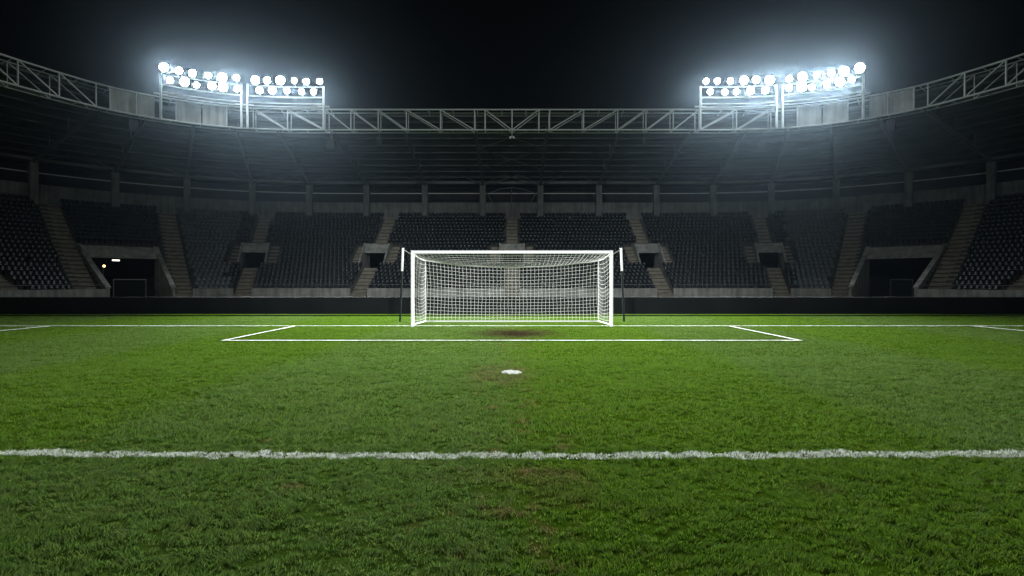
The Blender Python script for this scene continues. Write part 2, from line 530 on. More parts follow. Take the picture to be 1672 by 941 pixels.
# painted grass of the near box line and the penalty spot
n = 230000
x = rng.uniform(-8.5, 8.5, n); y = BOX_Y + rng.uniform(-.3, .75, n)
k = in_box_line(x, y); x, y = x[k], y[k]
t, lx, ly = turf_fields(x, y)
k = rng.random(len(x)) < np.clip((t - .12) * 3.4, .12, 1); x, y, t, lx, ly = (v[k] for v in (x, y, t, lx, ly))
pl = blades('penalty_area_line', x, y, .010 + .042 * np.clip(t, 0, 1) * rng.uniform(.6, 1.2, len(x)), .0065 * rng.uniform(.7, 1.3, len(x)), (lx * .8, ly * .8), M['chalk_blades'], 0, 2)
tag(pl, kind='structure')
n = 4500
x = rng.uniform(-.3, .3, n); y = 10.83 + rng.uniform(-.45, .45, n)
k = in_spot(x, y); x, y = x[k], y[k]
t, lx, ly = turf_fields(x, y)
ps = blades('penalty_spot', x, y, (.012 + .022 * np.clip(t, 0, 1)), .014 * rng.uniform(.7, 1.3, len(x)), (lx * .7, ly * .7), M['chalk_spot'], .0, 1)
tag(ps, kind='structure')

# ------------------------------------------------------------------ plan of the bowl: front wall line, rounded corners
half = [(0, 56), (8, 56), (16, 56), (21, 55.95), (25.2, 55.3), (28.4, 54.0), (30.9, 52.2), (32.7, 50.4), (34.0, 48.5), (35.1, 46.0), (36.0, 43.6), (36.6, 41.6), (37.2, 39), (37.8, 35), (38.2, 30), (38.4, 24)]
def catmull(p, m=10):
    p = [np.array(a, float) for a in p]
    p = [2 * p[0] - p[1]] + p + [2 * p[-1] - p[-2]]
    out = []
    for i in range(1, len(p) - 2):
        for k in range(m):
            t = k / m
            a, b, c, d = p[i - 1], p[i], p[i + 1], p[i + 2]
            out.append(.5 * (2 * b + (c - a) * t + (2 * a - 5 * b + 4 * c - d) * t * t + (3 * b - a - 3 * c + d) * t ** 3))
    out.append(p[-2]); return np.array(out)
hp = catmull(half)
hs_ = np.concatenate(([0], np.cumsum(np.linalg.norm(np.diff(hp, axis=0), axis=1))))
SMAX = hs_[-1]
# smooth heading
ht = np.arctan2(np.gradient(hp[:, 1], hs_), np.gradient(hp[:, 0], hs_))
ker = np.ones(9) / 9
ht = np.convolve(np.pad(ht, 4, mode='edge'), ker, 'valid')
def plan(s, o=0.0):
    """point on the bowl: s metres along the front wall from the middle (right positive), o metres outward"""
    a = min(abs(s), SMAX); sg = 1 if s >= 0 else -1
    x = np.interp(a, hs_, hp[:, 0]); y = np.interp(a, hs_, hp[:, 1]); h = np.interp(a, hs_, ht)
    nx_, ny_ = -math.sin(h), math.cos(h)
    return Vector((sg * (x + o * nx_), y + o * ny_, 0)), Vector((sg * nx_, ny_, 0)), Vector((math.cos(h), sg * math.sin(h), 0))
def pt(s, o, z):
    p = plan(s, o)[0]; return Vector((p.x, p.y, z))
def where(px, o):
    """s at which the bowl, o metres out, stands in the direction of px (measured off the axis)"""
    lo, hi = 0.0, SMAX
    for _ in range(50):
        m = (lo + hi) / 2
        p = plan(m, o)[0]
        if p.x / p.y * F < px: lo = m
        else: hi = m
    return lo

NR, TR = 22, .68
def zr(i): return .72 + .345 * i + .0027 * i * i
def orow(i): return .18 + TR * i
REAR = orow(NR)
fine_s = np.arange(-SMAX, SMAX + .01, .2)

# features of the stand: (s, half width) of stairs, entrances and the two big corner tunnels
vom = []
for c in (0.0, 14.45, where(424, 5.5)):
    for sg in ((1,) if c == 0 else (-1, 1)):
        vom.append(sg * c)
s3 = where(551, 7); s4 = where(692, 0); s4_top = where(757, REAR); s5 = where(832, 1.5); st_ = where(625, 4.0)
plain = [sg * c for c in (s3, s4, s5) for sg in (-1, 1)]
tunnels = [-st_, st_]
V0, V1, VHW = 7, 13, 1.25          # rows cut by the small entrances
T1 = 11                            # rows cut by the corner tunnels
def tun_hw(o): return 2.45 + .09 * o
axes = {}
def axis(sc):
    if sc not in axes:
        axes[sc] = plan(sc, 0)
        if abs(abs(sc) - s4) < .01:              # the outer stairway climbs slightly askew to the corner
            b = axes[sc][0]; e = plan(math.copysign(s4_top, sc), REAR)[0]
            n = (e - b) / REAR
            axes[sc] = (b, n, Vector((n.y, -n.x, 0)).normalized())
    return axes[sc]
def lateral(p, sc):
    b, n, t = axis(sc); d = p - b
    return d.dot(t), d.dot(n)
def ax(sc, u, o, z):
    b, n, t = axis(sc); p = b + t * u + n * o
    return Vector((p.x, p.y, z))
def abox(mb, sc, u0, u1, o0, o1, z0, z1):
    """box on the axis of a feature: u across, o outward"""
    b = [ax(sc, u0, o0, z0), ax(sc, u1, o0, z0), ax(sc, u1, o1, z0), ax(sc, u0, o1, z0)]
    t = [Vector((p.x, p.y, z1)) for p in b]
    return mb.hexa(b, t)

def sweep(mb, o, z, w, h, s0, s1, step=.5):
    n = max(1, int(abs(s1 - s0) / step))
    prev = None
    vs, fs = [], []
    for k in range(n + 1):
        s = s0 + (s1 - s0) * k / n
        for oo, zz in ((o - w / 2, z - h / 2), (o + w / 2, z - h / 2), (o + w / 2, z + h / 2), (o - w / 2, z + h / 2)):
            vs.append(pt(s, oo, zz))
        if k:
            a = (k - 1) * 4; b = k * 4
            for j in range(4):
                fs.append((a + j, b + j, b + (j + 1) % 4, a + (j + 1) % 4))
    fs += [(0, 1, 2, 3), (n * 4 + 3, n * 4 + 2, n * 4 + 1, n * 4)]
    return mb.add(vs, fs)

stand = empty('grandstand', (0, 56, 0))
tag(stand, 'dark curved football grandstand with terraces of seats under a steel truss roof', 'grandstand')
SO = (0, 56, 0)

# terrace: treads and risers of every row, open where entrances cut through
mb = MB()
def cut(p, i, riser):
    for sc in vom:
        u, o = lateral(p, sc)
        if abs(u) < VHW + .02 and (V0 <= i < V1 or (riser and i == V0 and False)): return True
    for sc in tunnels:
        u, o = lateral(p, sc)
        if abs(u) < tun_hw(max(o, 0)) + .02 and i < T1: return True
    return False
gpts = {}
def gp(k, o, z):
    p = plan(fine_s[k], o)[0]; return (p.x, p.y, z)
for i in range(NR):
    o0, o1, z, zp = orow(i), orow(i + 1), zr(i), (zr(i - 1) if i else 0)
    vs = []
    for k in range(len(fine_s)):
        vs += [gp(k, o0, zp), gp(k, o0, z), gp(k, o1, z)]
    fs = []
    for k in range(len(fine_s) - 1):
        pm = plan((fine_s[k] + fine_s[k + 1]) / 2, (o0 + o1) / 2)[0]
        if cut(pm, i, False): continue
        a = k * 3; b = a + 3
        fs += [(a, b, b + 1, a + 1), (a + 1, b + 1, b + 2, a + 2)]
    mb.add(vs, fs)
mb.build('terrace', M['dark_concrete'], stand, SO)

# front wall in segments between the stair gaps and tunnels, panel joints left as real gaps
gaps = sorted([(s, .78) for s in vom + plain[:2]] + [(s, tun_hw(0) + .12) for s in tunnels])
bounds = []
cur = -SMAX
for s, hw in gaps:
    bounds.append((cur, s - hw)); cur = s + hw
bounds.append((cur, SMAX))
WT = 1.06
rails = []
for a, b in bounds:
    m = MB(); L_ = b - a
    k = max(1, round(L_ / 3.6)); p = a
    cutp = [a + L_ * j / k + (random.uniform(-.5, .5) if 0 < j < k else 0) for j in range(k + 1)]
    for j in range(k):
        g = .012
        sweep(m, .0, WT / 2 - .01, .22, WT + .02, cutp[j] + (g if j else 0), cutp[j + 1] - (g if j < k - 1 else 0), .5)
    m.build('front_wall', M['concrete'], stand, SO)
    m = MB()
    sweep(m, .05, WT + .34, .045, .045, a + .1, b - .1)
    n = max(2, int(L_ / 1.5))
    for j in range(n + 1):
        s = a + .12 + (L_ - .24) * j / n
        m.bar(pt(s, .05, WT - .02), pt(s, .05, WT + .34), .022, 5)
    m.build('handrail', M['dark_steel'], stand, SO)

# rear wall, dark concourse wall behind it
m = MB(); sweep(m, REAR + .1, (zr(NR - 1) - .4 + 11.15) / 2, .25, 11.15 - zr(NR - 1) + .4, -SMAX, SMAX)
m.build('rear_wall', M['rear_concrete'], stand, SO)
m = MB(); sweep(m, REAR + 4.5, 6.8, .3, 13.6, -SMAX, SMAX, .8)
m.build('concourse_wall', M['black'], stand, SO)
m = MB(); sweep(m, REAR + .1, 12.25, .09, .09, -SMAX, SMAX)
m.build('upper_rail', M['steel'], stand, SO)
m = MB(); sweep(m, REAR + .1, 13.55, .2, .28, -SMAX, SMAX)
m.build('eaves_beam', M['dark_steel'], stand, SO)

# columns on the rear wall, rafters above them
colpx = [-47.5, 46, -141, 141, -236, 234, -329, 327, -423, 422, -530, 529, -648, 648, -783, 784]
cols = [math.copysign(where(abs(p), REAR), p) for p in colpx]
for k, s in enumerate(cols):
    b, n, t = plan(s, 0)
    m = MB()
    def cb(u0, u1, o0, o1, z0, z1):
        P = lambda u, o, z: b + t * u + n * o + Vector((0, 0, z))
        m.hexa([P(u0, o0, z0), P(u1, o0, z0), P(u1, o1, z0), P(u0, o1, z0)], [P(u0, o0, z1), P(u1, o0, z1), P(u1, o1, z1), P(u0, o1, z1)])
    cb(-.34, .34, REAR - .62, REAR - .05, zr(NR - 1) - .3, 13.15)
    m.build('column', M['rear_concrete'], stand, SO)

# roof: folded sheet, rafters, purlins, wind braces
TB, TT = 15.95, 17.85              # bottom and top chord of the edge truss
def zroof(o): return 17.55 - (o - 1.3) * (17.55 - 13.75) / (REAR + 4.6 - 1.3)
ss = np.arange(-SMAX, SMAX + .01, .6)
m = MB()
offs = np.arange(1.3, REAR + 4.61, .52)
vs, fs = [], []
for k, s in enumerate(ss):
    for j, o in enumerate(offs):
        vs.append(pt(s, o, zroof(o) + (.05 if j % 2 else -.03)))
    for j, o in enumerate(offs):
        vs.append(pt(s, o, zroof(o) + .22))
nn = len(offs) * 2; h_ = len(offs)
for k in range(len(ss) - 1):
    for j in range(len(offs) - 1):
        a = k * nn + j; b2 = a + nn
        fs.append((a, a + 1, b2 + 1, b2)); fs.append((a + h_, b2 + h_, b2 + h_ + 1, a + h_ + 1))
    a = k * nn; b2 = a + nn
    fs.append((a, b2, b2 + h_, a + h_))
m.add(vs, fs)
roof = m.build('roof', M['roof_sheet'], stand, SO)
for j in range(9):
    o = 2.2 + j * 1.75
    m = MB(); sweep(m, o, zroof(o) - .11, .09, .13, -SMAX, SMAX, .8)
    m.build('purlin', M['roof_sheet'], roof)
    roof.children[-1].location = (0, -56, 0)
for s in cols:
    m = MB()
    m.beam(pt(s, 1.1, 16.05), pt(s, REAR - .3, 13.2), .16, .42)
    m.beam(pt(s, 1.1, 16.05), pt(s, REAR - .3, 13.2), .30, .05)
    for o in (3, 7, 11):
        zb = 16.05 + (o - 1.1) * (13.2 - 16.05) / (REAR - 1.4)
        m.bar(pt(s, o, zb + .2), pt(s, o, zroof(o) - .05), .05, 5)
    m.build('rafter', M['dark_steel'], roof)
    roof.children[-1].location = (0, -56, 0)
order = sorted(cols)
def brace(p0, p1, r, n=5):
    o = MB().bar(p0, p1, r, n).build('wind_brace', M['dark_steel'], roof); o.location = (0, -56, 0)
for a, b in zip(order[:-1], order[1:]):
    c = (a + b) / 2
    q_ = (b - a) * .16
    brace(pt(a, REAR - .35, 13.2), pt(c - q_, REAR - 1.8, 14.05), .05, 5)
    brace(pt(b, REAR - .35, 13.2), pt(c + q_, REAR - 1.8, 14.05), .05, 5)
a, b = order[len(order) // 2 - 1], order[len(order) // 2]
c = (a + b) / 2
brace(pt(a, REAR - .35, 13.15), pt(c + .9, REAR - 1.8, 14.1), .05, 5)
brace(pt(b, REAR - .35, 13.15), pt(c - .9, REAR - 1.8, 14.1), .05, 5)
for sg in (-1, 1):
    arc = [pt(c + sg * 2.6, REAR, 12.3), pt(c + sg * 1.4, REAR, 12.75), pt(c, REAR, 12.95)]
    brace(arc[0], arc[1], .06); brace(arc[1], arc[2], .06)
    brace(pt(c + sg * 2.9, REAR, 12.25), pt(c + sg * 2.2, REAR, 11.0), .07, 5)
brace(pt(c, REAR, 12.95), pt(c, REAR, 10.0), .06, 5)
for o0, o1 in ((2, 7.5), (7.5, 13)):
    zz = lambda o: zroof(o) - .42
    brace(pt(a, o0, zz(o0)), pt(b, o1, zz(o1)), .045, 5); brace(pt(b, o0, zz(o0)), pt(a, o1, zz(o1)), .045, 5)

# edge truss: two parallel lattice planes
mid = [0, 44, 61, 116.5, 172, 218, 262.5, 304]
vpx = mid + [365.5, 421.5]
vs_in = [where(p, 0) for p in vpx]
cl0, cl1, cl2, cl3, cl4, cl5 = (where(p, 0) for p in (464.5, 547, 572.5, 612, 654.5, 677))
out_s = [where(p, 0) for p in (737, 804)]
ds = out_s[1] - out_s[0]
while out_s[-1] + ds < SMAX: out_s.append(out_s[-1] + ds)
for o_, r_, zc in ((0.0, .055, 1.0), (1.15, .04, .8)):
    m = MB()
    for z, rr in ((TB, .075), (TT, .075)):
        m_s = np.arange(-SMAX, SMAX, .6)
        m.tube([pt(s, o_, z) for s in m_s], rr if o_ == 0 else .05, 6)
    for sg in (-1, 1):
        for k, s in enumerate(vs_in):
            if k == 0 and sg < 0: continue
            m.bar(pt(sg * s, o_, TB), pt(sg * s, o_, TT), r_ if k else .065, 5)
        for k in range(len(vs_in) - 1):
            if k == 1: continue
            m.bar(pt(sg * vs_in[k], o_, TB), pt(sg * vs_in[k + 1], o_, TT), r_, 5)
        if o_ == 0:
            for s in (cl0, cl1, cl2, cl3, cl4, cl5):
                m.bar(pt(sg * s, o_, TB), pt(sg * s, o_, TT), r_, 5)
        prev = cl5
        for s in out_s:
            m.bar(pt(sg * s, o_, TB), pt(sg * s, o_, TT), .065 if o_ == 0 else .04, 5)
            m.bar(pt(sg * prev, o_, TB), pt(sg * s, o_, TT), r_, 5)
            prev = s
    if o_ > 0:
        for s in np.arange(-SMAX + 1, SMAX, 2.3):
            m.bar(pt(s, .05, TB), pt(s, 1.15, TB), .035, 5)
            m.bar(pt(s, .05, TT), pt(s, 1.3, TT - .25), .035, 5)
    tr = m.build('roof_truss', M['steel'], stand, SO)
    if o_ == 0:
        front_truss = tr
for sg in (-1, 1):
    for a, b in ((cl0, (cl0 + cl1) / 2), ((cl0 + cl1) / 2, cl1), (cl2 + .35, cl3), (cl3, cl4)):
        m = MB()
        sweep(m, .16, (TB + TT) / 2, .06, TT - TB - .14, sg * (a + .05), sg * (b - .05), .4)
        m.build('cladding_panel', M['cladding'], front_truss); front_truss.children[-1].location = (0, -56, 0)

# stairs, small entrances, corner tunnels
def steps(m, sc, u0, u1, i0, i1):
    for i in range(i0, i1):
        o0, o1 = orow(i), orow(i + 1)
        rise = zr(i + 1) - zr(i)
        abox(m, sc, u0, u1, o0 - .012, o1 - .33, zr(i) - .1, zr(i) + .006)
        if i < NR - 1:
            abox(m, sc, u0, u1, o1 - .33, o1 - .003, zr(i) - .1, zr(i) + rise / 2)
for sc in vom:
    m = MB()
    steps(m, sc, -.66, .66, 0, V0)
    for k, (o0, o1) in enumerate(((-.62, -.34), (-.34, -.06), (-.06, .16))):
        abox(m, sc, -.72, .72, o0, o1, 0, .2 + .19 * k)
    m.build('stairway', M['step_concrete'], stand, SO)
    m = MB(); steps(m, sc, -.62, .62, V1, NR)
    m.build('stairway', M['step_concrete'], stand, SO)
    for sg in (-1, 1):
        m = MB(); steps(m, sc, sg * (VHW + .12), sg * (VHW + 1.0), V0, V1)
        m.build('stairway', M['step_concrete'], stand, SO)
    # entrance: sloped cheek walls, leaning lintel, dark passage
    oa, oc = orow(V0) - .02, orow(V1)
    za, zc = zr(V0 - 1), zr(V1)
    od = oa + 1.75                       # plane of the doorway
    dz = zr(V0) - .05
    m = MB()
    b = [ax(sc, -VHW - .02, od - .02, dz + 1.5), ax(sc, VHW + .02, od - .02, dz + 1.5), ax(sc, VHW + .02, od + .32, dz + 1.5), ax(sc, -VHW - .02, od + .32, dz + 1.5)]
    t = [ax(sc, -VHW - .03, od + 1.0, zc + .1), ax(sc, VHW + .03, od + 1.0, zc + .1), ax(sc, VHW + .03, oc + .06, zc + .1), ax(sc, -VHW - .03, oc + .06, zc + .1)]
    m.hexa(b, t)
    ent = m.build('entrance', M['concrete'], stand, SO)
    for sg in (-1, 1):
        P = lambda u, o, z: ax(sc, sg * u, o, z)
        h0, h1 = VHW - .05, VHW + .12
        prof = ((oa + .05, za + .75), (od + .9, zr(V0) + 2.55), (oc + .1, zc + .12))
        vs = []
        for o_, zt in prof:
            vs += [P(h0 - .12, o_, za - .3), P(h1, o_, za - .3), P(h1, o_, zt), P(h0, o_, zt)]
        fs = [(0, 1, 2, 3), (11, 10, 9, 8)]
        for i in (0, 4):
            for j in range(4):
                fs.append((i + j, i + 4 + j, i + 4 + (j + 1) % 4, i + (j + 1) % 4))
        m = MB(); m.add(vs, fs)
        m.build('side_wall', M['concrete'], ent); ent.children[-1].location = (0, -56, 0)
        m = MB()
        abox(m, sc, sg * .87, sg * (VHW + .0), od, od + .25, dz, dz + 1.6)
        m.build('door_jamb', M['concrete'], ent); ent.children[-1].location = (0, -56, 0)
    m = MB()
    abox(m, sc, -VHW, VHW, oa, od + 5, dz - .15, dz)              # floor
    abox(m, sc, -VHW - .1, -.88, od + .25, od + 5, dz, dz + 1.7)
    abox(m, sc, .88, VHW + .1, od + .25, od + 5, dz, dz + 1.7)
    abox(m, sc, -VHW, VHW, od + .34, od + 5, dz + 1.7, dz + 1.8)
    abox(m, sc, -VHW, VHW, od + 5, od + 5.1, dz, dz + 1.8)
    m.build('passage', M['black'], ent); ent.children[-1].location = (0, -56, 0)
    m = MB()
    sgd = 1 if sc <= 0 else -1
    for u in (.42, .82):
        m.bar(ax(sc, sgd * u, od - .15, dz), ax(sc, sgd * u, od - .15, dz + 1.2), .028, 5)
    m.bar(ax(sc, sgd * .42, od - .15, dz + 1.2), ax(sc, sgd * .82, od - .15, dz + 1.2), .028, 5)
    m.build('handrail', M['steel'], ent); ent.children[-1].location = (0, -56, 0)
    m = MB()
    us = -1.55 if sc <= 0 else 1.55
    m.bar(ax(sc, us, oa + .1, zr(V0)), ax(sc, us, oa + .1, zr(V0) + 1.15), .035, 6)
    m.bar(ax(sc, us, oa + .1, zr(V0) + 1.15), ax(sc, us, oa + 1.5, zr(V0 + 2) + 1.15), .025, 6)
    m.bar(ax(sc, us, oa + 1.5, zr(V0 + 2)), ax(sc, us, oa + 1.5, zr(V0 + 2) + 1.15), .025, 6)
    m.build('handrail', M['steel'], ent); ent.children[-1].location = (0, -56, 0)

for sc in plain:
    m = MB(); steps(m, sc, -.82, .82, 0, NR)
    if abs(abs(sc) - s3) < .01:
        for k, (o0, o1) in enumerate(((-.62, -.34), (-.34, -.06), (-.06, .16))):
            abox(m, sc, -.76, .76, o0, o1, 0, .2 + .19 * k)
    m.build('stairway', M['step_concrete'], stand, SO)

tun_parts = {}
for sc in tunnels:
    oc = orow(T1); zc = zr(T1)
    od = 5.6
    zl = 3.85
    m = MB()
    a, b2 = tun_hw(od) + .0, tun_hw(oc) + .05
    b = [ax(sc, -a, od, zl), ax(sc, a, od, zl), ax(sc, a, od + .4, zl), ax(sc, -a, od + .4, zl)]
    t = [ax(sc, -b2, oc - .9, zc + .15), ax(sc, b2, oc - .9, zc + .15), ax(sc, b2, oc + .03, zc + .15), ax(sc, -b2, oc + .03, zc + .15)]
    m.hexa(b, t)
    tn = m.build('tunnel_entrance', M['concrete'], stand, SO)
    tun_parts[sc] = tn
    for sg in (-1, 1):
        m = MB()
        P = lambda o, du, z: ax(sc, sg * (tun_hw(o) + du), o, z)
        o0, o1 = -.1, oc + .1
        bq = [P(o0, -.12, 0), P(o0, .14, 0), P(o1, .14, 0), P(o1, -.12, 0)]
        tq = [P(o0, -.12, WT + .06), P(o0, .14, WT + .06), P(o1, .14, zc + .22), P(o1, -.12, zc + .22)]
        m.hexa(bq if sg > 0 else bq[::-1], tq if sg > 0 else tq[::-1])
        bq = [P(o0, -.2, WT + .062), P(o0, .2, WT + .062), P(o1, .2, zc + .222), P(o1, -.2, zc + .222)]
        tq = [p + Vector((0, 0, .12)) for p in bq]
        m.hexa(bq if sg > 0 else bq[::-1], tq if sg > 0 else tq[::-1])
        m.build('side_wall', M['concrete'], tn); tn.children[-1].location = (0, -56, 0)
    m = MB()
    w_ = 3.05
    abox(m, sc, -w_ - .2, -w_, od + .02, od + 9, 0, 4.1); abox(m, sc, w_, w_ + .2, od + .02, od + 9, 0, 4.1)
    abox(m, sc, -w_, w_, od + .42, od + 9, 4.1, 4.25); abox(m, sc, -w_ - .2, w_ + .2, od + 9, od + 9.2, 0, 4.25)
    abox(m, sc, 1.2, 1.55, od + 1.0, od + 8.9, .02, 4.08)
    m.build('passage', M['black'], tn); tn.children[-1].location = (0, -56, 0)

# ------------------------------------------------------------------ gates and lamps in the tunnels
def gate(sc, u0, u1, o, h, label, fm):
    p = ax(sc, (u0 + u1) / 2, o, 0)
    root = empty('metal_gate', p)
    tag(root, label, 'gate', 'metal gates in the tunnel mouths')
    m = MB()
    m.bar(ax(sc, u0, o, 0), ax(sc, u0, o, h), .05, 6); m.bar(ax(sc, u1, o, 0), ax(sc, u1, o, h), .05, 6)
    m.bar(ax(sc, u0, o, h), ax(sc, u1, o, h), .045, 6); m.bar(ax(sc, u0, o, .15), ax(sc, u1, o, .15), .035, 6)
    m.build('gate_frame', fm, root, p)
    m = MB(); b_, n_, t_ = axis(sc)
    abox(m, sc, u0 + .06, u1 - .06, o - .012, o + .012, .2, h - .06)
    m.build('gate_panel', M['board'], root, p)
    return root
gate(tunnels[0], -1.95, .45, .5, 1.85, 'grey framed metal gate under the lit lamps of the tunnel', M['dark_steel'])
gate(tunnels[1], .5, 2.1, .5, 1.85, 'grey framed metal gate in the unlit tunnel mouth', M['dark_concrete'])
sc = tunnels[0]
M['warm'] = emitter('warm_lamp', (1.0, .55, .22), 8.0)
M['strip'] = emitter('strip_lamp', (1.0, .93, .82), 5.0)
p = ax(sc, -.55, 6.3, 3.62)
root = empty('strip_light', p)
tag(root, 'white strip light glowing on the ceiling of the dark tunnel', 'lamp')
m = MB(); abox(m, sc, -.83, -.22, 6.2, 6.45, 3.70, 3.78); m.bar(ax(sc, -.5, 6.32, 3.8), ax(sc, -.5, 6.32, 4.12), .02, 5)
m.build('lamp_housing', M['lamp_case'], root, p)
m = MB(); abox(m, sc, -.80, -.25, 6.22, 6.43, 3.62, 3.698); m.build('lamp_tube', M['strip'], root, p)
p = ax(sc, -2.05, 3.6, 0)
root = empty('tunnel_lamp', p)
tag(root, 'small orange glowing lamp on a thin post inside the tunnel', 'lamp')
m = MB(); m.bar(ax(sc, -2.05, 3.6, 0), ax(sc, -2.05, 3.6, 2.9), .035, 6); m.build('post', M['dark_steel'], root, p)
m = MB()
c_ = ax(sc, -2.0, 3.55, 3.05)
def blob(m, c, rx, rz, n=10, k=6):
    vs = []
    for i in range(k + 1):
        a = math.pi * i / k
        for j in range(n):
            b = 2 * math.pi * j / n
            vs.append(c + Vector((rx * math.sin(a) * math.cos(b), rx * math.sin(a) * math.sin(b), rz * math.cos(a))))
    fs = [(i * n + j, i * n + (j + 1) % n, (i + 1) * n + (j + 1) % n, (i + 1) * n + j) for i in range(k) for j in range(n)]
    return m.add(vs, fs)
blob(m, c_, .10, .10); m.build('lamp_globe', M['warm'], root, p, True)

# ------------------------------------------------------------------ seats
def seat_mesh(mat):
    m = MB()
    w = .37
    # one moulded shell: folded-down pan, curve, back with a rolled top edge
    prof = [(.02, .40), (.06, .435), (.20, .43), (.34, .415), (.40, .44), (.43, .52), (.45, .66), (.465, .76), (.455, .79), (.435, .785)]
    cross = [-.5, -.42, -.2, .2, .42, .5]
    vs = []
    for y, z in prof:
        for u in cross:
            e = (abs(u) * 2) ** 4
            vs.append((u * w * (1 - .08 * (z > .7)), y - .035 * e * (z > .45), z + .018 * e * (z < .45) - .025 * e * (z > .74)))
    n = len(cross)
    fs = [(i * n + j, i * n + j + 1, (i + 1) * n + j + 1, (i + 1) * n + j) for i in range(len(prof) - 1) for j in range(n - 1)]
    m.add(vs, fs)
    m.box(-.03, .03, .22, .40, 0.0, .41)
    me = bpy.data.meshes.new('seat_shell')
    me.from_pydata(m.v, [], m.f)
    me.polygons.foreach_set('use_smooth', [True] * len(me.polygons))
    me.update(); me.materials.append(mat)
    return me
SM = {False: seat_mesh(M['seat']), True: seat_mesh(M['haze_toned_seat'])}

seats = []          # (position, outward heading, block, row)
feat = sorted(vom + plain + tunnels)
for i in range(NR):
    o = orow(i) + .02; z = zr(i)
    s = -SMAX + .2
    while s < SMAX - .2:
        p, n_, t_ = plan(s, o)
        p2 = plan(s + .02, o)[0]
        sc_ = max(.4, (p2 - p).length / .02)
        ok = True
        pc = p + n_ * .25
        for c in feat:
            u, oo = lateral(pc, c); u = abs(u)
            if c in vom:
                if i < V0: ok = u > .66 + .26
                elif i < V1: ok = u > VHW + 1.0 + .24
                else: ok = u > .62 + .26
            elif c in tunnels:
                ok = u > tun_hw(max(oo, 0)) + .42 if i <= T1 else True
            else: ok = u > .82 + .26
            if not ok: break
        if ok and random.random() > .004:
            blk = int(np.searchsorted(feat, s))
            seats.append((Vector((p.x, p.y, z)), math.atan2(n_.y, n_.x) - math.pi / 2, blk, i, s))
        s += .425 / sc_
def grey(s): return s3 - 3.6 - 0 < abs(s) < s3 - .5 and True  # blocks whose haze and sheen are put into the seat colour
def inframe(p): return abs(p.x) / p.y * F < 833
cand = [k for k, a in enumerate(seats) if inframe(a[0])]
cand.sort(key=lambda k: seats[k][0].y)
single = cand[:300]
sset = set(single)
left = 0
def seat_name(s):
    return s
for k in single:
    p, a, blk, i, s = seats[k]
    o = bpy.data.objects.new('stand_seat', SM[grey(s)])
    C.objects.link(o); o.location = p; o.rotation_euler = (0, 0, a + random.uniform(-.04, .04))
    side = 'left' if s < 0 else 'right'
    inner = abs(s) < s4
    if abs(s) > s5: wh = 'beyond the outermost stairway'
    elif abs(s) > s4: wh = 'between the two outer stairways'
    else: wh = 'beside the tunnel'
    tag(o, f'black plastic seat in the {side} corner of the stand, {wh}', 'seat', f'seats of the {side} corner block {wh}')
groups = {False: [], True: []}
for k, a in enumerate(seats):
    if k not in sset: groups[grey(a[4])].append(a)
V_all, F_all = [], []
nb = 0
mats = []
for g, lst in groups.items():
    me = SM[g]
    base = np.empty(len(me.vertices) * 3); me.vertices.foreach_get('co', base); base = base.reshape(-1, 3)
    polys = [tuple(p.vertices) for p in me.polygons]
    PF = np.array(polys)
    ang = np.array([a[1] for a in lst]) + rng.normal(0, .03, len(lst)); pos = np.array([tuple(a[0]) for a in lst])
    c, s_ = np.cos(ang)[:, None], np.sin(ang)[:, None]
    X = base[None, :, 0] * c - base[None, :, 1] * s_ + pos[:, 0:1]
    Y = base[None, :, 0] * s_ + base[None, :, 1] * c + pos[:, 1:2]
    Z = base[None, :, 2] + pos[:, 2:3]
    V_all.append(np.stack([X, Y, Z], -1).reshape(-1, 3))
    fi = (PF[None] + (np.arange(len(lst)) * len(base))[:, None, None]).reshape(-1, 4) + nb
    F_all.append(fi); nb += len(lst) * len(base)
    mats += [int(g)] * len(fi)
so = np_mesh('stand_seats', np.concatenate(V_all), np.concatenate(F_all).ravel(), np.full(len(mats), 4), M['seat'])
so.data.materials.append(M['haze_toned_seat'])
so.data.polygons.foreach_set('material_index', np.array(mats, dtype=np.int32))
tag(so, 'rows of dark plastic seats filling the blocks of the stand', 'seats', kind='stuff')

# ------------------------------------------------------------------ perimeter board
p = (0, 29.85, 0)
root = empty('perimeter_board', p)
tag(root, 'long plain black perimeter board standing behind the goal', 'perimeter board')
m = MB()
x0 = -31.0
while x0 < 31:
    m.box(x0 + .004, x0 + 3.096, 29.8, 29.86, .03, .86); x0 += 3.1
m.build('board_face', M['board'], root, p)
m = MB(); m.box(-31, 31, 29.79, 29.88, .863, .885)
m.build('top_rail', M['black'], root, p)
m = MB()
x0 = -31.0
while x0 < 31.1:
    m.bar((x0, 29.9, .8), (x0, 30.45, .02), .025, 5); m.box(x0 - .02, x0 + .02, 29.863, 29.9, 0, .86); x0 += 3.1
m.build('prop', M['black'], root, p)

# ------------------------------------------------------------------ goal
GD = 22.0; GH = 2.74; HW = 3.68; PR = .062; BY = 24.05; BHW = 3.5
p = (0, GD, 0)
goal = empty('football_goal', p)
tag(goal, 'white football goal with a sagging white net before the stand', 'goal')
for sg in (-1, 1):
    m = MB(); m.bar((sg * HW, GD, -.03), (sg * HW, GD, GH + PR), PR, 16)
    m.build('post', M['white_paint'], goal, p, False)
m = MB(); m.bar((-HW + PR * .98, GD, GH), (HW - PR * .98, GD, GH), PR * .985, 16)
m.build('crossbar', M['white_paint'], goal, p, False)
def back_top(u):                     # u in -1..1: height and depth of the sagging top edge
    return 2.50 - .27 * (1 - abs(u) ** 2.2), BY - .10 * (1 - u * u)
m = MB()
m.tube([(-HW, GD + .05, .05), (-BHW, BY, .05)], .028, 6); m.tube([(HW, GD + .05, .05), (BHW, BY, .05)], .028, 6)
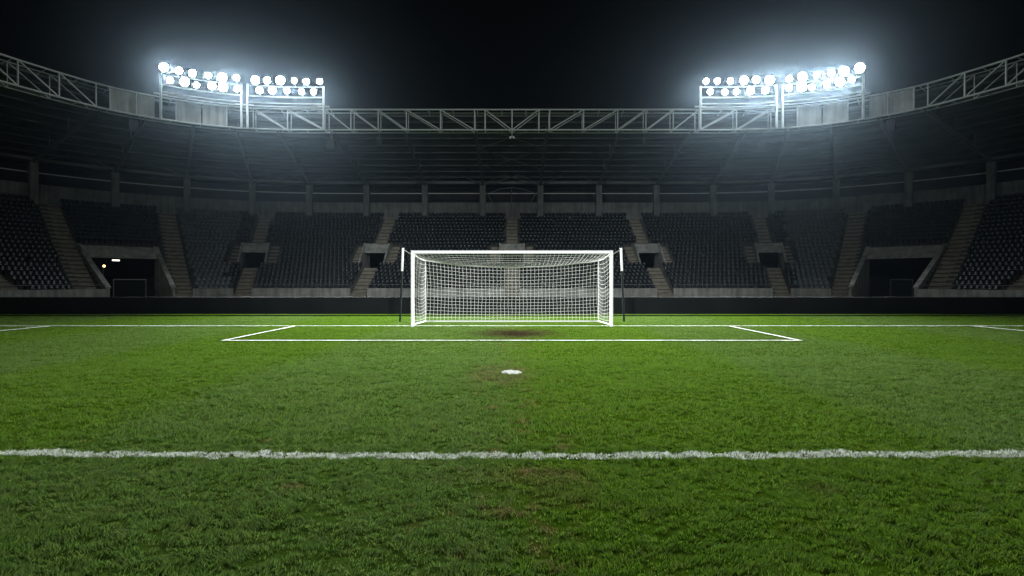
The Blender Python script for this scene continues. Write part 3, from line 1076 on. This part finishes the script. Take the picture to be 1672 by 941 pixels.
m.tube([(-BHW, BY, .05), (BHW, BY, .05)], .03, 6)
m.build('ground_bar', M['white_paint'], goal, p)
m = MB()
NB, NVt, NS, NT = 46, 17, 9, 8
r_ = .0055
def wob(a, b, k): return (float(vnoise(np.array([a * 3.1]), np.array([b * 3.7]), 1.0, k)[0]) - .5)
def back(u, v):                      # v 0 bottom .. 1 top
    zt, yt = back_top(u)
    bul = math.sin(math.pi * v) * .10
    return Vector((u * BHW + .03 * wob(u * 3, v * 3, 51) + math.copysign(.05 * math.sin(math.pi * v), -u) * abs(u) ** 6,
                   BY + (yt - BY) * v + bul + .05 * wob(u * 3, v * 3, 52), .06 + (zt - .06) * v - .035 * math.sin(math.pi * v) * (1 - u * u) + .02 * wob(u * 4, v * 4, 53)))
def side(sg, a, v):                  # a 0 at the post .. 1 at the back
    zt0, zt1 = GH - .03, 2.50
    zt = zt0 + (zt1 - zt0) * a - .06 * math.sin(math.pi * a)
    sag = .16 * math.sin(math.pi * a) * math.sin(math.pi * min(1, v * 1.0)) ** .7
    return Vector((sg * (HW + (BHW - HW) * a - .05 * math.sin(math.pi * a) * math.sin(math.pi * v)), GD + .06 + (BY - GD - .06) * a, .06 + (zt - .06) * v - sag * .9))
def top(u, a):
    zt, yt = back_top(u)
    x = u * (HW + (BHW - HW) * a)
    return Vector((x, GD + .03 + (yt - GD - .03) * a, (GH - .04) + (zt - GH + .04) * a - .07 * math.sin(math.pi * a) * (1 - u ** 4)))
for i in range(NB + 1):
    u = -1 + 2 * i / NB
    m.tube([back(u, v / 10) for v in range(11)], r_)
    m.tube([top(u, a / 5) for a in range(6)], r_)
for j in range(1, NVt):
    v = j / NVt
    m.tube([back(-1 + 2 * k / 40, v) for k in range(41)], r_)
    for sg in (-1, 1):
        m.tube([side(sg, a / 8, v) for a in range(9)], r_)
for sg in (-1, 1):
    for k in range(1, NS):
        m.tube([side(sg, k / NS, v / 10) for v in range(11)], r_)
for k in range(1, NT):
    m.tube([top(-1 + 2 * j / 40, k / NT) for j in range(41)], r_)
net = m.build('net', M['net'], goal, p)
m = MB()
m.tube([back(-1 + 2 * k / 40, 1) for k in range(41)], .026, 5)
for sg in (-1, 1):
    m.tube([side(sg, 1, v / 12) for v in range(13)], .016, 5); m.tube([side(sg, a / 8, 1) for a in range(9)], .02, 5)
m.build('border_rope', M['net'], net, p)
for sg, nm in ((-1, 'left'), (1, 'right')):
    b0 = Vector((sg * 4.66, 24.7, 0)); t0 = Vector((sg * 4.53, 24.7, 3.02))
    root = empty('net_pole', b0)
    tag(root, f'slim dark net pole with a white upper half, {nm} of the goal', 'net pole', 'net poles behind the goal')
    k = .70
    md = b0 + (t0 - b0) * k
    m = MB(); m.bar(b0 - Vector((0, 0, .02)), md, .042, 10); m.build('lower_pole', M['green_paint'], root, b0)
    m = MB(); m.bar(md - Vector((0, 0, .02)), t0, .046, 10); m.bar(t0, t0 + Vector((0, 0, .03)), .055, 10); m.build('upper_pole', M['white_paint'], root, b0)
    m = MB(); e = back(sg, 1)
    m.tube([t0 - Vector((0, .02, .02)), (t0 + e) / 2 - Vector((0, 0, .06)), e], .012, 4); m.build('tether', M['net'], root, b0)

# ------------------------------------------------------------------ floodlight banks
def lamp_data():
    h = MB()
    n = 18
    ring = [(.06, -.34), (.18, -.30), (.28, -.12), (.325, 0), (.34, .02), (.34, .05), (.31, .05), (.31, .0)]
    vs = [(r * math.cos(2 * math.pi * k / n), r * math.sin(2 * math.pi * k / n), z) for r, z in ring for k in range(n)]
    fs = [(i * n + k, i * n + (k + 1) % n, (i + 1) * n + (k + 1) % n, (i + 1) * n + k) for i in range(len(ring) - 1) for k in range(n)]
    fs.append(tuple(range(n - 1, -1, -1)))
    h.add(vs, fs)
    a = h
    l = MB()
    l.add([(.305 * math.cos(2 * math.pi * k / 24), .305 * math.sin(2 * math.pi * k / 24), .03) for k in range(24)], [tuple(range(24))])
    out = []
    for nm, mm, mt in (('lamp', h, M['lamp_case']), ('lens', l, M['lens'])):
        me = bpy.data.meshes.new(nm); me.from_pydata(mm.v, [], mm.f); me.update(); me.materials.append(mt); out.append(me)
    return out
lamp_me, lens_me = lamp_data()
sB0, sB1 = where(306, 0), where(430, 0)
sA0, sA1 = where(440, 0), where(572.5, 0)
ZT, ZB, ZP = 20.32, 19.36, 20.0
AIM = Vector((0, 27, 0))
beams = []
for lv in (.60, 1.0, 1.75):       # lamps turned and aged differently
    beam = bpy.data.lights.new('lamp_beam', 'SPOT')
    beam.energy = BEAM_POWER * lv; beam.color = (.95, .98, 1.0); beam.spot_size = R(45); beam.spot_blend = 1.0; beam.shadow_soft_size = .3
    beams.append(beam)
def floodbank(s0, s1, tops, bots, label, sizes):
    base = pt((s0 + s1) / 2, -.2, TB)
    root = empty('floodlight_bank', base)
    tag(root, label, 'floodlights', 'floodlight banks on the roof edge')
    sg = 1 if s1 > 0 else -1
    for s, top_z in ((s0, ZP), (s1, ZP)):
        m = MB()
        m.beam(pt(s, -.16, TB - .05), pt(s, -.16, top_z), .17, .17, (0, 1, 0))
        m.beam(pt(s - .55, -.19, TT + .22), pt(s + .55, -.19, TT + .22), .1, .12)
        m.build('post', M['steel'], root, base)
    m = MB()
    lo, hi = min(s0, s1), max(s0, s1)
    for z, w in ((ZT - .42, .10), (ZB - .42, .13), (18.35, .07), (18.05, .06)):
        sweep(m, -.17, z, .07, w, lo + .09, hi - .09, .5)
    m.build('cross_rail', M['steel'], root, base)
    for zz, lst, sz in ((ZT, tops, sizes[0]), (ZB, bots, sizes[1])):
        for s, size in zip(lst, sz):
            s += random.uniform(-.13, .13)
            q = pt(s, -.62 + random.uniform(-.08, .08), zz + random.uniform(-.06, .06))
            o = bpy.data.objects.new('lamp', lamp_me); C.objects.link(o); o.parent = root
            o.location = q - base
            k_ = (.80, .98, 1.22)[size] * random.uniform(.95, 1.05); o.scale = (k_, k_, k_)
            aim = AIM + Vector((random.uniform(-9, 9), random.uniform(-6, 6), 0))
            o.rotation_euler = (aim - q).to_track_quat('Z', 'Y').to_euler()
            l = bpy.data.objects.new('lens', lens_me); C.objects.link(l); l.parent = o
            bo = bpy.data.objects.new('lamp_beam', beams[size]); C.objects.link(bo); bo.parent = o; bo.location = (0, 0, .12); bo.rotation_euler = (math.pi, 0, 0)
            y = MB(); y.bar(pt(s, -.17, zz - .38), pt(s, -.5, zz - .12), .04, 5); y.build('bracket', M['steel'], root, base)
    return root
def spread(a, b, n, e0, e1): return [a + (b - a) * (e0 + (1 - e0 - e1) * k / (n - 1)) for k in range(n)]
for sg, nm in ((-1, 'left'), (1, 'right')):
    floodbank(sg * sB0, sg * sB1, [sg * s for s in spread(sB0, sB1, 6, .05, .11)], [sg * s for s in spread(sB0, sB1, 5, .115, .17)],
              f'{nm} floodlight bank of two rows over the straight middle truss', ((0, 0, 0, 2, 1, 2), (0, 0, 0, 1, 1)))
    floodbank(sg * sA0, sg * sA1, [sg * s for s in spread(sA0, sA1, 6, .06, .02)], [sg * s for s in spread(sA0, sA1, 6, .06, .12)],
              f'{nm} floodlight bank of two rows over the clad curved corner truss', ((0, 2, 0, 1, 1, 2) if sg < 0 else (0, 2, 0, 1, 2, 2), (0, 2, 1, 0, 2, 0) if sg < 0 else (0, 2, 0, 0, 2, 0)))

# ------------------------------------------------------------------ loudspeakers and a small camera under the truss
for px, zc_, lab in ((-618, 15.2, 'black loudspeaker under the left clad corner of the roof edge'), (-295, 14.75, 'black loudspeaker under the left floodlight post nearest the goal'),
                    (-216, 14.95, 'small black loudspeaker between the left lights and the middle'), (215, 14.95, 'small black loudspeaker between the right lights and the middle'),
                    (406, 14.6, 'black loudspeaker under the right pair of floodlight posts'), (618, 15.2, 'black loudspeaker under the right clad corner of the roof edge')):
    s = math.copysign(where(abs(px), .3), px)
    q = pt(s, .3, zc_)
    root = empty('loudspeaker', q); tag(root, lab, 'loudspeaker', 'loudspeakers under the roof edge')
    b, n_, t_ = plan(s, 0)
    m = MB()
    sz = .42 if abs(px) > 250 else .26
    f0 = -n_ * sz * .8 + Vector((0, 0, -sz * .35))
    c = [t_ * (-sz * .8) + Vector((0, 0, -sz)), t_ * (sz * .8) + Vector((0, 0, -sz)), t_ * (sz * .8) + Vector((0, 0, sz)), t_ * (-sz * .8) + Vector((0, 0, sz))]
    bk = [v * .7 + n_ * sz * .9 for v in c]; fr = [v + f0 * .9 for v in c]
    m.hexa([q + fr[0], q + fr[1], q + bk[1], q + bk[0]], [q + fr[3], q + fr[2], q + bk[2], q + bk[3]])
    m.build('cabinet', M['black'], root, q)
    m = MB(); m.bar(q + Vector((0, 0, sz * .8)), Vector((q.x, q.y, TB)), .035, 5); m.build('bracket', M['dark_steel'], root, q)
q = pt(0, .1, 15.35)
root = empty('security_camera', q); tag(root, 'small pale twin camera hanging under the middle of the truss', 'camera')
m = MB(); m.bar(q, Vector((q.x, q.y, TB)), .03, 5); m.bar(q + Vector((-.2, 0, 0)), q + Vector((.2, 0, 0)), .03, 5); m.build('bracket', M['steel'], root, q)
for u in (-.15, .15):
    m = MB(); m.bar(q + Vector((u, .15, -.05)), q + Vector((u, -.25, -.15)), .10, 10); m.build('camera_head', M['white_paint'], root, q)
print('seats', len(seats), 'smax', SMAX)
